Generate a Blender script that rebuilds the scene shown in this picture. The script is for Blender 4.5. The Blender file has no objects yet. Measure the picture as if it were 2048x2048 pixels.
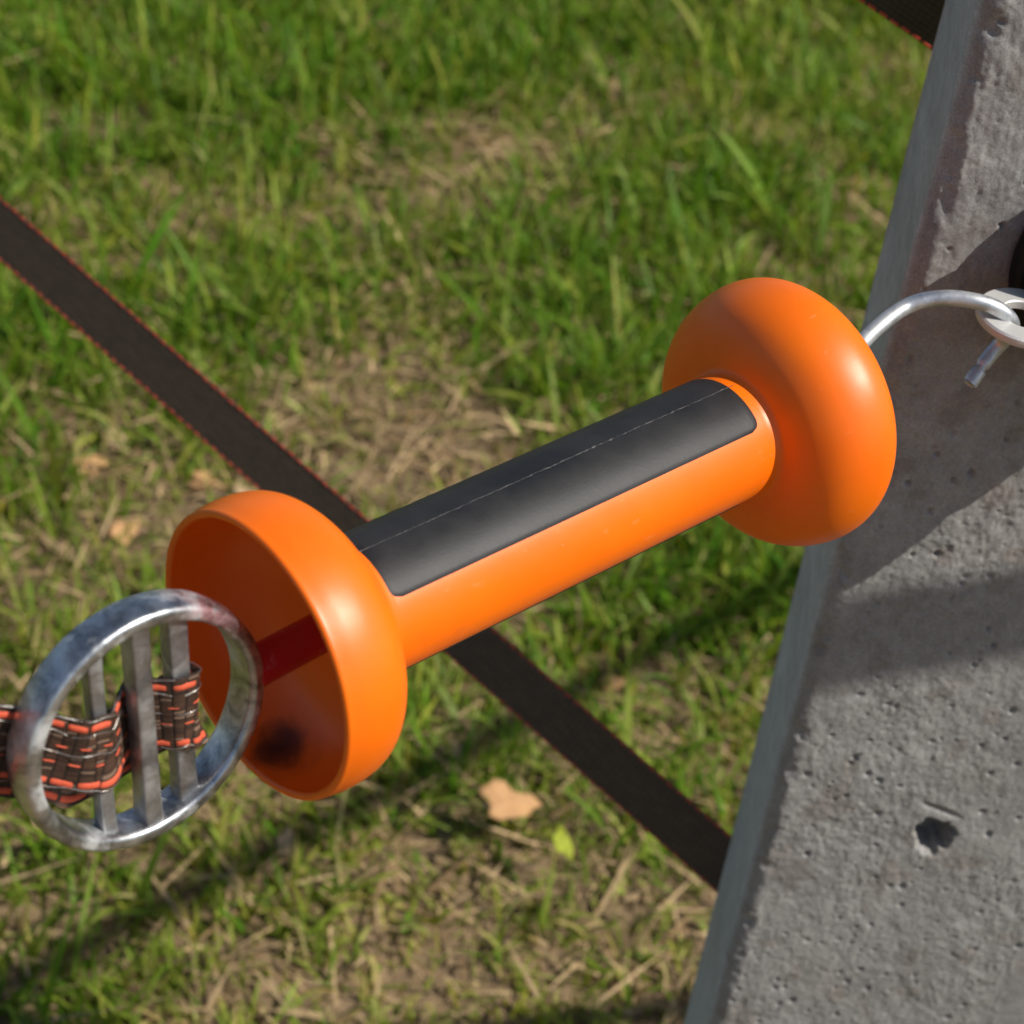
import bpy, bmesh, math, random
import numpy as np
from mathutils import Vector, Matrix

SC = bpy.context.scene
COL = SC.collection
rng = np.random.default_rng(11)
random.seed(5)

# ------------------------------------------------------------------ camera
FPX, HALF = 4265.0, 1024.0                 # focal length and half frame, in pixels of the 2048 px photograph
CAM_H = 0.85
PITCH, ROLL = math.radians(36), math.radians(8.6)
_d = np.array([-math.sin(ROLL) * math.cos(PITCH), -math.cos(ROLL) * math.cos(PITCH), -math.sin(PITCH)])
V_UP = -_d                                  # world axes written in camera axes
V_FW = np.array([0, 0, -1.0]) - (np.array([0, 0, -1.0]) @ V_UP) * V_UP
V_FW /= np.linalg.norm(V_FW)
V_RT = np.cross(V_FW, V_UP)
C2W = np.array([V_RT, V_FW, V_UP])
EYE = np.array([0, 0, CAM_H])
cd = bpy.data.cameras.new('camera')
cam = bpy.data.objects.new('camera', cd)
COL.objects.link(cam)
cam.matrix_world = Matrix.Translation(EYE) @ Matrix(C2W.tolist()).to_4x4()
cd.sensor_width = 36
cd.lens = 36 * FPX / (2 * HALF)
cd.clip_start, cd.clip_end = 0.02, 600
cd.dof.use_dof = True
cd.dof.focus_distance = 0.49
cd.dof.aperture_fstop = cd.lens / 3.4
cd.dof.aperture_blades = 7
SC.camera = cam


def dirw(c):                                # camera direction to world direction
    return C2W @ np.asarray(c, float)


def ray(px, py):
    return dirw([(px - HALF) / FPX, -(py - HALF) / FPX, -1.0])


def at(px, py, depth):                      # a point at a given depth in front of the lens
    return EYE + ray(px, py) * depth


def on_ground(px, py, z=0.0):
    r = ray(px, py)
    return EYE + r * ((z - CAM_H) / r[2])


# ------------------------------------------------------------------ sky, sun, exposure
SUN_EL, SUN_AZ = math.radians(46), math.radians(103)    # azimuth clockwise from +Y
S = np.array([math.sin(SUN_AZ) * math.cos(SUN_EL), math.cos(SUN_AZ) * math.cos(SUN_EL), math.sin(SUN_EL)])
w = bpy.data.worlds.new('World')
SC.world = w
w.use_nodes = True
nt = w.node_tree
sky = nt.nodes.new('ShaderNodeTexSky')
sky.sky_type = 'NISHITA'
sky.sun_disc = False
sky.sun_elevation = SUN_EL
sky.sun_rotation = SUN_AZ
nt.links.new(sky.outputs[0], nt.nodes['Background'].inputs[0])
nt.nodes['Background'].inputs[1].default_value = 0.082
sl = bpy.data.lights.new('sun', 'SUN')
sl.energy = 4.8
sl.angle = math.radians(0.5)
sl.color = (1.0, 0.95, 0.87)
so = bpy.data.objects.new('sun', sl)
COL.objects.link(so)
so.rotation_euler = Vector(S).to_track_quat('Z', 'Y').to_euler()
so.location = (2, -1, 4)
SC.view_settings.view_transform = 'Standard'
SC.view_settings.look = 'None'
SC.view_settings.exposure = 0
SC.view_settings.gamma = 1
SC.view_settings.use_curve_mapping = False


# ------------------------------------------------------------------ helpers
def tag(o, label=None, cat=None, group=None, kind=None):
    for k, v in (('label', label), ('category', cat), ('group', group), ('kind', kind)):
        if v:
            o[k] = v
    return o


def empty(name, loc, label, cat, group=None):
    o = bpy.data.objects.new(name, None)
    o.empty_display_size = 0.02
    o.location = loc
    COL.objects.link(o)
    return tag(o, label, cat, group)


def link(name, me, mat, parent=None):
    o = bpy.data.objects.new(name, me)
    COL.objects.link(o)
    if mat:
        me.materials.append(mat)
    if parent:
        o.parent = parent
        o.matrix_parent_inverse = Matrix.Identity(4)
    return o


def mesh_np(name, verts, quads=None, tris=None, smooth=True, cols=None):
    me = bpy.data.meshes.new(name)
    verts = np.asarray(verts, np.float32).reshape(-1, 3)
    q = np.zeros((0, 4), np.int32) if quads is None else np.asarray(quads, np.int32).reshape(-1, 4)
    t = np.zeros((0, 3), np.int32) if tris is None else np.asarray(tris, np.int32).reshape(-1, 3)
    me.vertices.add(len(verts))
    me.vertices.foreach_set('co', verts.ravel())
    me.loops.add(q.size + t.size)
    me.loops.foreach_set('vertex_index', np.concatenate([q.ravel(), t.ravel()]))
    me.polygons.add(len(q) + len(t))
    ls = np.concatenate([np.arange(len(q)) * 4, q.size + np.arange(len(t)) * 3]).astype(np.int32)
    me.polygons.foreach_set('loop_start', ls)
    me.polygons.foreach_set('use_smooth', np.full(len(q) + len(t), smooth))
    if cols is not None:
        a = me.attributes.new('tint', 'FLOAT_COLOR', 'POINT')
        c = np.ones((len(verts), 4), np.float32)
        c[:, :cols.shape[1]] = cols
        a.data.foreach_set('color', c.ravel())
    me.update(calc_edges=True)
    me.validate()
    return me


def grid_quads(nu, nv, closed_u=False, closed_v=False):
    iu = np.arange(nu if closed_u else nu - 1)
    iv = np.arange(nv if closed_v else nv - 1)
    a, b = np.meshgrid(iu, iv, indexing='ij')
    a2, b2 = (a + 1) % nu, (b + 1) % nv
    return np.stack([a * nv + b, a2 * nv + b, a2 * nv + b2, a * nv + b2], -1).reshape(-1, 4)


def vnoise(x, y, seed, n=128):              # smooth value noise in [-1, 1]
    g = np.random.default_rng(seed).uniform(-1, 1, (n, n))
    xi, yi = np.floor(x).astype(int), np.floor(y).astype(int)
    fx, fy = x - xi, y - yi
    fx, fy = fx * fx * (3 - 2 * fx), fy * fy * (3 - 2 * fy)
    a, b = g[xi % n, yi % n], g[(xi + 1) % n, yi % n]
    c, d = g[xi % n, (yi + 1) % n], g[(xi + 1) % n, (yi + 1) % n]
    return (a * (1 - fx) + b * fx) * (1 - fy) + (c * (1 - fx) + d * fx) * fy


def fbm(x, y, seed, octaves=4):
    s, a, tot = 0, 1.0, 0
    for k in range(octaves):
        s = s + a * vnoise(x * 2 ** k + 17.3 * k, y * 2 ** k + 9.1 * k, seed + k)
        tot += a
        a *= 0.5
    return s / tot


def spline(P, per=12):                      # Catmull-Rom through points
    P = np.asarray(P, float)
    Q = np.vstack([2 * P[0] - P[1], P, 2 * P[-1] - P[-2]])
    out = []
    for i in range(1, len(Q) - 2):
        p0, p1, p2, p3 = Q[i - 1:i + 3]
        for k in range(per):
            t = k / per
            out.append(0.5 * (2 * p1 + (p2 - p0) * t + (2 * p0 - 5 * p1 + 4 * p2 - p3) * t * t + (3 * p1 - p0 - 3 * p2 + p3) * t ** 3))
    out.append(Q[-2])
    return np.array(out)


def tube(pts, rad, n=12, cap=True):         # (verts, quads, tris) of a tube along pts
    pts = np.asarray(pts, float)
    T = np.gradient(pts, axis=0)
    T /= np.linalg.norm(T, axis=1)[:, None]
    up = np.array([0.31, 0.2, 0.93])
    N = np.cross(T[0], up)
    N /= np.linalg.norm(N)
    rads = np.broadcast_to(np.asarray(rad, float), (len(pts),))
    ang = np.linspace(0, 2 * np.pi, n, endpoint=False)
    V = []
    for i in range(len(pts)):
        N = N - (N @ T[i]) * T[i]
        N /= np.linalg.norm(N)
        B = np.cross(T[i], N)
        V.append(pts[i] + rads[i] * (np.cos(ang)[:, None] * N + np.sin(ang)[:, None] * B))
    V = np.concatenate(V)
    q = grid_quads(len(pts), n, False, True)
    t = []
    if cap:
        for base, c in ((0, pts[0]), ((len(pts) - 1) * n, pts[-1])):
            V = np.vstack([V, c])
            ci = len(V) - 1
            for k in range(n):
                t.append((base + k, base + (k + 1) % n, ci))
    return V, q, np.array(t, int).reshape(-1, 3)


def merge(parts):
    V, Q, T, o = [], [], [], 0
    for v, q, t in parts:
        V.append(v)
        Q.append(np.asarray(q, int).reshape(-1, 4) + o)
        T.append(np.asarray(t, int).reshape(-1, 3) + o)
        o += len(v)
    return np.concatenate(V), np.concatenate(Q), np.concatenate(T)


def lathe(prof, n=128):                     # profile (x, r) turned about local X
    prof = np.asarray(prof, float)
    a = np.linspace(0, 2 * np.pi, n, endpoint=False)
    V = np.stack([np.repeat(prof[:, 0], n), (prof[:, 1:] * np.cos(a)).ravel(), (prof[:, 1:] * np.sin(a)).ravel()], 1)
    return V, grid_quads(len(prof), n, False, True), np.zeros((0, 3), int)


def smooth_profile(pts, per=6):
    return spline(np.asarray(pts, float), per)


def ortho(x, y_hint):
    x = np.asarray(x, float) / np.linalg.norm(x)
    y = y_hint - (np.asarray(y_hint) @ x) * x
    y /= np.linalg.norm(y)
    return x, y, np.cross(x, y)


# ------------------------------------------------------------------ materials
class Mat:
    def __init__(self, name):
        self.m = bpy.data.materials.new(name)
        self.m.use_nodes = True
        self.t = self.m.node_tree
        self.p = self.t.nodes['Principled BSDF']
        self.out = self.t.nodes['Material Output']
        self._c = None

    def n(self, kind, **kw):
        nd = self.t.nodes.new(kind)
        for k, v in kw.items():
            setattr(nd, k, v)
        return nd

    def l(self, a, b):
        self.t.links.new(a, b)

    def coord(self):
        if not self._c:
            self._c = self.n('ShaderNodeTexCoord')
        return self._c.outputs['Object']

    def noise(self, scale, detail=4, rough=0.55, vec=None, dist=0.0):
        nd = self.n('ShaderNodeTexNoise')
        nd.inputs['Scale'].default_value = scale
        nd.inputs['Detail'].default_value = detail
        nd.inputs['Roughness'].default_value = rough
        nd.inputs['Distortion'].default_value = dist
        self.l(vec or self.coord(), nd.inputs['Vector'])
        return nd.outputs['Fac']

    def stretch(self, s):
        mp = self.n('ShaderNodeMapping')
        mp.inputs['Scale'].default_value = s
        self.l(self.coord(), mp.inputs['Vector'])
        return mp.outputs[0]

    def ramp(self, fac, stops):
        r = self.n('ShaderNodeValToRGB')
        e = r.color_ramp.elements
        while len(e) < len(stops):
            e.new(0.5)
        for i, (p, c) in enumerate(stops):
            e[i].position = p
            e[i].color = (c, c, c, 1) if isinstance(c, (int, float)) else (*c, 1)
        self.l(fac, r.inputs[0])
        return r.outputs[0]

    def mix(self, fac, a, b, blend='MIX'):
        mx = self.n('ShaderNodeMix', data_type='RGBA', blend_type=blend)
        for sock, v in ((mx.inputs[0], fac), (mx.inputs[6], a), (mx.inputs[7], b)):
            if hasattr(v, 'node'):
                self.l(v, sock)
            elif isinstance(v, (int, float)):
                sock.default_value = v if sock.type == 'VALUE' else (v, v, v, 1)
            else:
                sock.default_value = (*v, 1)
        return mx.outputs[2]

    def math(self, op, a, b=0.0):
        m = self.n('ShaderNodeMath', operation=op)
        for i, v in enumerate((a, b)):
            if hasattr(v, 'node'):
                self.l(v, m.inputs[i])
            else:
                m.inputs[i].default_value = v
        return m.outputs[0]

    def bump(self, h, strength, dist, prev=None):
        b = self.n('ShaderNodeBump')
        b.inputs['Strength'].default_value = strength
        b.inputs['Distance'].default_value = dist
        self.l(h, b.inputs['Height'])
        if prev:
            self.l(prev, b.inputs['Normal'])
        return b.outputs[0]

    def set(self, **kw):
        for k, v in kw.items():
            s = self.p.inputs[k.replace('_', ' ')]
            if hasattr(v, 'node'):
                self.l(v, s)
            elif isinstance(v, tuple):
                s.default_value = (*v, 1) if len(v) == 3 and s.type == 'RGBA' else v
            else:
                s.default_value = v
        return self


def mat_orange():
    m = Mat('orange_plastic')
    n1 = m.noise(35, 3)
    c = m.mix(m.ramp(n1, [(0.3, 0), (0.7, 1)]), (0.94, 0.152, 0.001), (0.96, 0.178, 0.001))
    # faint scuffs: small pale rubs scattered over the moulding
    sc = m.ramp(m.noise(420, 3, vec=m.stretch((0.5, 1, 1))), [(0.66, 0), (0.76, 1)])
    c = m.mix(m.math('MULTIPLY', sc, 0.16), c, (0.95, 0.4, 0.2))
    gr = m.ramp(m.noise(55, 6, 0.72, dist=0.8), [(0.60, 0), (0.80, 1)])       # rubbed-in grime
    c = m.mix(m.math('MULTIPLY', gr, 0.30), c, (0.42, 0.07, 0.01))
    fl = m.ramp(m.noise(1100, 2, 0.5), [(0.76, 0), (0.80, 1)])                # dust specks
    c = m.mix(m.math('MULTIPLY', fl, 0.5), c, (0.5, 0.3, 0.2))
    m.set(Base_Color=c, Roughness=m.ramp(m.noise(90, 4), [(0.2, 0.34), (0.8, 0.46)]), Specular_IOR_Level=0.5,
          Subsurface_Weight=0.07, Subsurface_Radius=(0.004, 0.0012, 0.0004), Subsurface_Scale=0.6)
    m.set(Normal=m.bump(m.noise(500, 3), 0.06, 0.0003))
    return m.m


def mat_cup():                              # the same plastic, with the black smear rubbed inside the cup
    m = Mat('orange_plastic_smeared')
    n1 = m.noise(35, 3)
    c = m.mix(m.ramp(n1, [(0.3, 0), (0.7, 1)]), (0.94, 0.152, 0.001), (0.96, 0.178, 0.001))
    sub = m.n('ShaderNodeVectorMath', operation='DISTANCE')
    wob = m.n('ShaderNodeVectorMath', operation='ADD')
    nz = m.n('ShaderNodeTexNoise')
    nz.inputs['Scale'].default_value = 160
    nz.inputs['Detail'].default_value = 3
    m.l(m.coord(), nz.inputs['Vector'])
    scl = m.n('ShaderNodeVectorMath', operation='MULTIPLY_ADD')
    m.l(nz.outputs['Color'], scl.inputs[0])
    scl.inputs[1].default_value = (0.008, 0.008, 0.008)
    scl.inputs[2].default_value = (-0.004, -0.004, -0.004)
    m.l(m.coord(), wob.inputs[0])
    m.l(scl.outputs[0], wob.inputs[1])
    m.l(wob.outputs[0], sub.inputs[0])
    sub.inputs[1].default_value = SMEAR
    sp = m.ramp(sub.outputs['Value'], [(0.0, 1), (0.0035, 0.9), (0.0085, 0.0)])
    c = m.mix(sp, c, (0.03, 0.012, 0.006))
    m.set(Base_Color=c, Roughness=m.ramp(m.noise(90, 4), [(0.2, 0.34), (0.8, 0.46)]),
          Subsurface_Weight=0.07, Subsurface_Radius=(0.004, 0.0012, 0.0004), Subsurface_Scale=0.6)
    m.set(Normal=m.bump(m.noise(500, 3), 0.06, 0.0003))
    return m.m


def mat_rubber():
    m = Mat('black_rubber')
    dust = m.ramp(m.noise(60, 6, 0.65), [(0.35, 0), (0.75, 1)])
    c = m.mix(dust, (0.010, 0.010, 0.011), (0.028, 0.027, 0.026))
    sc = m.ramp(m.noise(700, 4, 0.7), [(0.68, 0), (0.76, 1)])
    c = m.mix(m.math('MULTIPLY', sc, 0.25), c, (0.13, 0.12, 0.115))
    m.set(Base_Color=c, Roughness=m.ramp(m.noise(120, 5), [(0.2, 0.50), (0.8, 0.57)]), Specular_IOR_Level=0.45)
    m.set(Normal=m.bump(m.noise(1400, 4, 0.7), 0.22, 0.0002))
    return m.m


def mat_red():
    m = Mat('red_paint')
    wear = m.ramp(m.noise(260, 5, 0.65), [(0.60, 0), (0.70, 1)])
    c = m.mix(m.noise(90, 3), (0.28, 0.006, 0.011), (0.56, 0.014, 0.022))
    m.set(Base_Color=m.mix(m.math('MULTIPLY', wear, 0.35), c, (0.45, 0.2, 0.2)), Roughness=0.2, Specular_IOR_Level=0.8)
    m.set(Normal=m.bump(m.noise(600, 4), 0.15, 0.0004))
    return m.m


def mat_scuff():
    m = Mat('rubber_seam')
    n = m.ramp(m.noise(300, 5, 0.7), [(0.35, 0), (0.65, 1)])
    m.set(Base_Color=m.mix(n, (0.02, 0.02, 0.02), (0.13, 0.125, 0.12)), Roughness=0.7)
    return m.m


def mat_zinc(name, base=(0.62, 0.64, 0.66), dark=(0.22, 0.23, 0.24), rough=(0.22, 0.5), blot=0.35, red_reflect_at=None):
    m = Mat(name)
    f = m.ramp(m.noise(140, 6, 0.68, dist=0.6), [(0.36, 0), (0.64, 1)])
    c = m.mix(f, dark, base)
    ox = m.ramp(m.noise(75, 5, 0.62), [(0.50, 0), (0.62, 1)])
    c = m.mix(m.math('MULTIPLY', ox, blot), c, (0.62, 0.63, 0.62))
    if red_reflect_at:                              # neck rod's red reflection, painted into one stretch of the ring's colour
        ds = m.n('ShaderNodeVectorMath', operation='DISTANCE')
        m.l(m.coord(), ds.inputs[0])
        ds.inputs[1].default_value = red_reflect_at
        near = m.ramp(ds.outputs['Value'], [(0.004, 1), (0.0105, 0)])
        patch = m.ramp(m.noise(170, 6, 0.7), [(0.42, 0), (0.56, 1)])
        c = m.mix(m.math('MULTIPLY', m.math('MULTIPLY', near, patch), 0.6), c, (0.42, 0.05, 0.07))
    m.set(Base_Color=c, Roughness=m.ramp(m.noise(220, 5, 0.65), [(0.25, rough[0]), (0.75, rough[1])]),
          Metallic=m.math('SUBTRACT', 0.95, m.math('MULTIPLY', ox, min(0.75, 0.8 * blot))))
    m.set(Normal=m.bump(m.noise(700, 5, 0.65), 0.16, 0.0004))
    return m.m


def mat_tint(name, rough=0.6, trans=0.0, spec=0.4, bump=None, sheen=0.0):
    m = Mat(name)
    a = m.n('ShaderNodeVertexColor', layer_name='tint')
    m.set(Base_Color=a.outputs[0], Roughness=rough, Specular_IOR_Level=spec)
    if bump:
        m.set(Normal=m.bump(m.noise(bump[0], 3), bump[1], bump[2]))
    if trans:
        t = m.n('ShaderNodeBsdfTranslucent')
        m.l(m.mix(1.0, a.outputs[0], (1.25, 1.15, 0.55), 'MULTIPLY'), t.inputs[0])
        mx = m.n('ShaderNodeMixShader')
        mx.inputs[0].default_value = trans
        m.l(m.p.outputs[0], mx.inputs[1])
        m.l(t.outputs[0], mx.inputs[2])
        m.l(mx.outputs[0], m.out.inputs[0])
    return m.m


def mat_plain(name, col, rough=0.5, metal=0.0, noise=120, var=0.25, spec=0.5):
    m = Mat(name)
    f = m.noise(noise, 4)
    c = m.mix(f, tuple(x * (1 - var) for x in col), tuple(min(1, x * (1 + var)) for x in col))
    m.set(Base_Color=c, Roughness=rough, Metallic=metal, Specular_IOR_Level=spec)
    m.set(Normal=m.bump(m.noise(noise * 5, 4), 0.1, 0.0003))
    return m.m


def mat_concrete():
    m = Mat('concrete')
    a = m.n('ShaderNodeVertexColor', layer_name='tint')
    g = m.ramp(m.noise(1500, 4, 0.7), [(0.3, 0.72), (0.7, 1.22)])
    g2 = m.ramp(m.noise(160, 5, 0.6), [(0.3, 0.86), (0.7, 1.12)])
    c = m.mix(1.0, a.outputs[0], m.mix(1.0, g, g2, 'MULTIPLY'), 'MULTIPLY')
    m.set(Base_Color=c, Roughness=0.88, Specular_IOR_Level=0.25)
    b = m.bump(m.noise(1100, 5, 0.68), 0.34, 0.0005)
    b = m.bump(m.noise(3200, 3, 0.6), 0.3, 0.0003, b)
    m.set(Normal=b)
    return m.m


def mat_ground():
    m = Mat('dry_soil')
    n1 = m.ramp(m.noise(9, 6, 0.6), [(0.3, 0), (0.7, 1)])
    n2 = m.ramp(m.noise(120, 6, 0.7), [(0.3, 0), (0.7, 1)])
    c = m.mix(n1, (0.17, 0.112, 0.060), (0.34, 0.23, 0.13))
    c = m.mix(n2, c, m.mix(n1, (0.21, 0.15, 0.085), (0.40, 0.28, 0.165)))
    # farther out the sheet itself carries the colour of worn pasture
    pas = m.mix(m.ramp(m.noise(1.2, 8, 0.65), [(0.35, 0), (0.65, 1)]), (0.045, 0.075, 0.014), (0.13, 0.115, 0.045))
    d = m.n('ShaderNodeVectorMath', operation='LENGTH')
    m.l(m.coord(), d.inputs[0])
    far = m.ramp(m.math('DIVIDE', d.outputs['Value'], 10.0), [(0.36, 0), (0.55, 1)])
    m.set(Base_Color=m.mix(far, c, pas), Roughness=0.95, Specular_IOR_Level=0.15)
    b = m.bump(m.noise(60, 6, 0.7), 0.8, 0.012)
    m.set(Normal=m.bump(m.noise(400, 4, 0.7), 0.6, 0.003, b))
    return m.m


# ------------------------------------------------------------------ fitted frames of the handle (camera axes to world)
H0 = EYE + dirw([-0.0512, -0.0288, -0.4207])            # centre of the cup's rim
AX = dirw([0.74966, 0.34199, -0.56662])                  # handle axis, cup to hook
AX /= np.linalg.norm(AX)
WV = dirw([0, 0, 1.0])
_, WV, _ = ortho(AX, WV)                                 # across the axis, toward the lens
UV = np.cross(AX, WV) * -1
if (UV @ dirw([-0.4, 0.9, 0])) < 0:
    UV = -UV                                             # across the axis, up in the picture
HM = Matrix(np.column_stack([AX, WV, np.cross(AX, WV)]).tolist()).to_4x4()
UZ = 1.0 if (np.cross(AX, WV) @ UV) > 0 else -1.0        # local Z sign of "up in the picture"
HM = Matrix.Translation(H0) @ HM
HI = np.array(HM.inverted())


def to_h(p):                                            # world point to handle local
    return (HI @ np.append(np.asarray(p, float), 1))[:3]


RIMN = np.array([0.6774, -0.4205, 0.6036])
RC = EYE + dirw([-0.0707, -0.0398, -0.405])              # ring centre
RN = dirw(RIMN)
_, RN, _ = ortho(AX, RN)                                 # ring normal, toward the lens
RB = np.cross(RN, AX)                                    # along the bars, upward
if RB[2] < 0:
    RB = -RB

# ------------------------------------------------------------------ ground sheet
gm = bpy.data.meshes.new('ground')
bm = bmesh.new()
xs = [-250, -60, -15] + [x * 0.25 for x in range(-16, 17)] + [15, 60, 250]
ys = [-250, -60, -15] + [y * 0.25 for y in range(-12, 25)] + [15, 60, 250]
vv = [[bm.verts.new((x, y, 0.012 * fbm(np.array(x * 1.3), np.array(y * 1.3), 3) if abs(x) < 4.5 and abs(y) < 6.5 else 0.0)) for y in ys] for x in xs]
for i in range(len(xs) - 1):
    for j in range(len(ys) - 1):
        bm.faces.new((vv[i][j], vv[i + 1][j], vv[i + 1][j + 1], vv[i][j + 1]))
bm.to_mesh(gm)
bm.free()
for p in gm.polygons:
    p.use_smooth = True
ground = tag(link('ground', gm, mat_ground()), 'worn brown soil of the pasture under the grass', kind='structure')

# ------------------------------------------------------------------ concrete post
TH = math.radians(12)
NF = np.array([math.sin(TH), -math.cos(TH), 0])          # front face normal
TF = np.array([math.cos(TH), math.sin(TH), 0])           # along the front face, to the right
PC = at(1700, 1024, 0.60)                                # front left corner line passes here
AZL = math.radians(3.2)
EL = np.array([math.sin(AZL), math.cos(AZL), 0])         # left side, front to back
PW, PD, PTOP = 0.120, 0.085, 1.36


def face_hit(px, py, off=0.0):                           # photo pixel to point on the post's front plane
    r = ray(px, py)
    o = PC + NF * off
    t = ((o - EYE) @ NF) / (r @ NF)
    return EYE + r * t


def build_post():
    z_lo = face_hit(2048, 2048)[2] - 0.02
    z_hi = face_hit(2000, 0)[2] + 0.07
    zs = np.concatenate([np.linspace(-0.3, z_lo, 14)[:-1], np.arange(z_lo, z_hi, 0.00055), np.linspace(z_hi, PTOP, 12)[1:]])
    r = 0.0052
    pa, na, ua = [], [], []
    NL = np.array([-EL[1], EL[0], 0])                    # left side normal
    back_l = PC + EL * PD
    # left side, back to front
    for k in np.concatenate([np.linspace(0, 0.9, 10), [0.93, 0.95]]):
        p = back_l + (PC + EL * r - back_l) * k / 0.95
        pa.append(p); na.append(NL)
    # rounded corner
    cth = math.acos(np.clip(NL @ NF, -1, 1))
    cen = PC + EL * r + TF * r - 0 * NF
    for k in np.linspace(0, 1, 16)[0:]:
        nn = math.cos(k * cth) * NL + math.sin(k * cth) * (NF - (NF @ NL) * NL) / np.linalg.norm(NF - (NF @ NL) * NL)
        pa.append(PC + TF * r - NF * r + nn * r); na.append(nn)
    for u in np.arange(r + 0.0006, 0.1025, 0.00055):
        pa.append(PC + TF * u); na.append(NF)
    for u in (0.1035, 0.107, 0.111, 0.115):
        pa.append(PC + TF * u); na.append(NF)
    NR = TF * math.cos(0.1) - NF * math.sin(0.1)
    pa.append(PC + TF * (PW - 0.001) - NF * 0.0012); na.append((NF + TF) / 1.414)
    br = PC + TF * (PW - 0.012) - NF * PD
    for k in (0.1, 0.4, 0.7, 1.0):
        pa.append(PC + TF * PW - NF * 0.004 + (br - PC - TF * PW) * k); na.append(NR)
    pa, na = np.array(pa), np.array(na)
    uu = np.concatenate([[0], np.cumsum(np.linalg.norm(np.diff(pa, axis=0), axis=1))])
    u0 = uu[12 + 15]                                     # arc length where the front face starts
    U, Z = np.meshgrid(uu - u0 + r, zs, indexing='ij')
    front = np.clip((na @ NF), 0, 1)[:, None] ** 2 * np.ones_like(Z)
    rough = 0.22 + 0.78 * np.clip((na @ NF - 0.25) / 0.5, 0, 1)[:, None]
    inz = np.clip((Z - z_lo) / 0.01, 0, 1) * np.clip((z_hi - Z) / 0.01, 0, 1)
    grain = 0.5 + 0.5 * fbm(U * 25, Z * 25, 71, 3)       # where the cast face is coarse or trowelled
    d = 0.00042 * fbm(U * 60, Z * 45, 21, 3)
    d += 0.00036 * fbm(U * 260, Z * 190, 31, 3) * (0.5 + grain)
    d += 0.00024 * fbm(U * 800, Z * 700, 41, 2) * (0.35 + grain)
    d += 0.00016 * fbm(U * 900 + 0.4 * Z * 90, Z * 70, 51, 2) * np.clip((Z - (z_lo + z_hi) / 2) / 0.05, 0, 1)
    d *= rough * inz
    shade = np.ones_like(U)
    # air pits
    pr = np.random.default_rng(7)
    npit = 700
    pu = pr.uniform(0.002, 0.102, npit)
    pz = pr.uniform(z_lo, z_hi, npit)
    rad = 0.00040 + 0.00075 * pr.random(npit) ** 3
    dep = rad * pr.uniform(0.7, 1.5, npit)
    zi0 = np.searchsorted(zs, z_lo)
    dz = 0.00055
    for k in range(npit):
        j0 = int(zi0 + (pz[k] - 0.004 - z_lo) / dz); j1 = int(zi0 + (pz[k] + 0.004 - z_lo) / dz)
        j0, j1 = max(j0, 0), min(j1, len(zs))
        i0, i1 = np.searchsorted(U[:, 0], [pu[k] - 0.004, pu[k] + 0.004])
        q = ((U[i0:i1, j0:j1] - pu[k]) ** 2 + ((Z[i0:i1, j0:j1] - pz[k]) * pr.uniform(0.7, 1.2)) ** 2) / rad[k] ** 2
        d[i0:i1, j0:j1] -= dep[k] * np.clip(1.25 - q, 0, 1) * rough[i0:i1]
    # the chipped hole low on the face, with its scar above
    hp = face_hit(1868, 1672)
    hu, hz = (hp - PC) @ TF, hp[2]
    ang = np.arctan2(Z - hz, U - hu)
    rr = np.hypot((U - hu) / 0.0070, (Z - hz + 0.25 * (U - hu)) / 0.0076)
    edge = 1 + 0.10 * np.sin(3 * ang + 0.6) + 0.06 * np.sin(7 * ang) + 0.05 * np.sin(13 * ang)
    d -= 0.011 * np.clip((edge - rr) * 9, 0, 1)
    sp = face_hit(1885, 1622)
    su, sz = (sp - PC) @ TF, sp[2]
    scar = np.exp(-(((U - su) / 0.0065) ** 4 + ((Z - sz + 0.45 * (U - su)) / 0.0011) ** 2))
    d -= 0.0012 * scar
    pale = np.exp(-((rr - 1.25) / 0.18) ** 2) * (Z < hz - 0.001)
    # broken lip along the left arris
    lip = np.exp(-((U - 0.002) / 0.0035) ** 2) * front
    d -= lip * np.clip(fbm(U * 90, Z * 120, 61, 3) - 0.12, 0, 1) * 0.0042 * inz
    P = pa[:, None, :] + na[:, None, :] * d[..., None]
    P[..., 2] += Z
    P[..., 2] -= PC[2] * 0 + pa[:, None, 2]
    # colour of the cement itself: warm grey with rusty and earthy stains
    base = 0.285 * (1 + 0.12 * fbm(U * 45, Z * 45, 81, 4) + 0.05 * fbm(U * 300, Z * 300, 86, 2))
    warm = np.clip(fbm(U * 32 + 5, Z * 32, 91, 3) * 1.6, 0, 1)
    spot = np.clip((fbm(U * 95 + 2, Z * 95, 97, 2) - 0.36) * 6, 0, 1)
    colr = np.stack([base * (1.03 + 0.02 * warm), base * (1.0 - 0.012 * warm), base * (0.955 - 0.04 * warm)], -1)
    stain = np.array([0.20, 0.165, 0.135])
    colr = colr * (1 - 0.40 * spot[..., None]) + stain * 0.40 * spot[..., None]
    colr += 0.05 * pale[..., None]
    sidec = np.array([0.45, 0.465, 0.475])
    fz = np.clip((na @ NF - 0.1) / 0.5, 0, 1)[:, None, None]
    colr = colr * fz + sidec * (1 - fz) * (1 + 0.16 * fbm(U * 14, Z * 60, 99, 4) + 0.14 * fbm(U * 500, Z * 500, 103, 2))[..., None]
    nu, nv = U.shape
    V = P.reshape(-1, 3)
    q = grid_quads(nu, nv)[:, ::-1]
    a, b = np.arange(nv - 1), (nu - 1) * nv + np.arange(nv - 1)
    back = np.stack([a, b, b + 1, a + 1], 1)[:, ::-1]      # back side closes the section
    # top cap as a fan
    V = np.vstack([V, pa.mean(0) * np.array([1, 1, 0]) + [0, 0, PTOP]])
    ci = len(V) - 1
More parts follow.
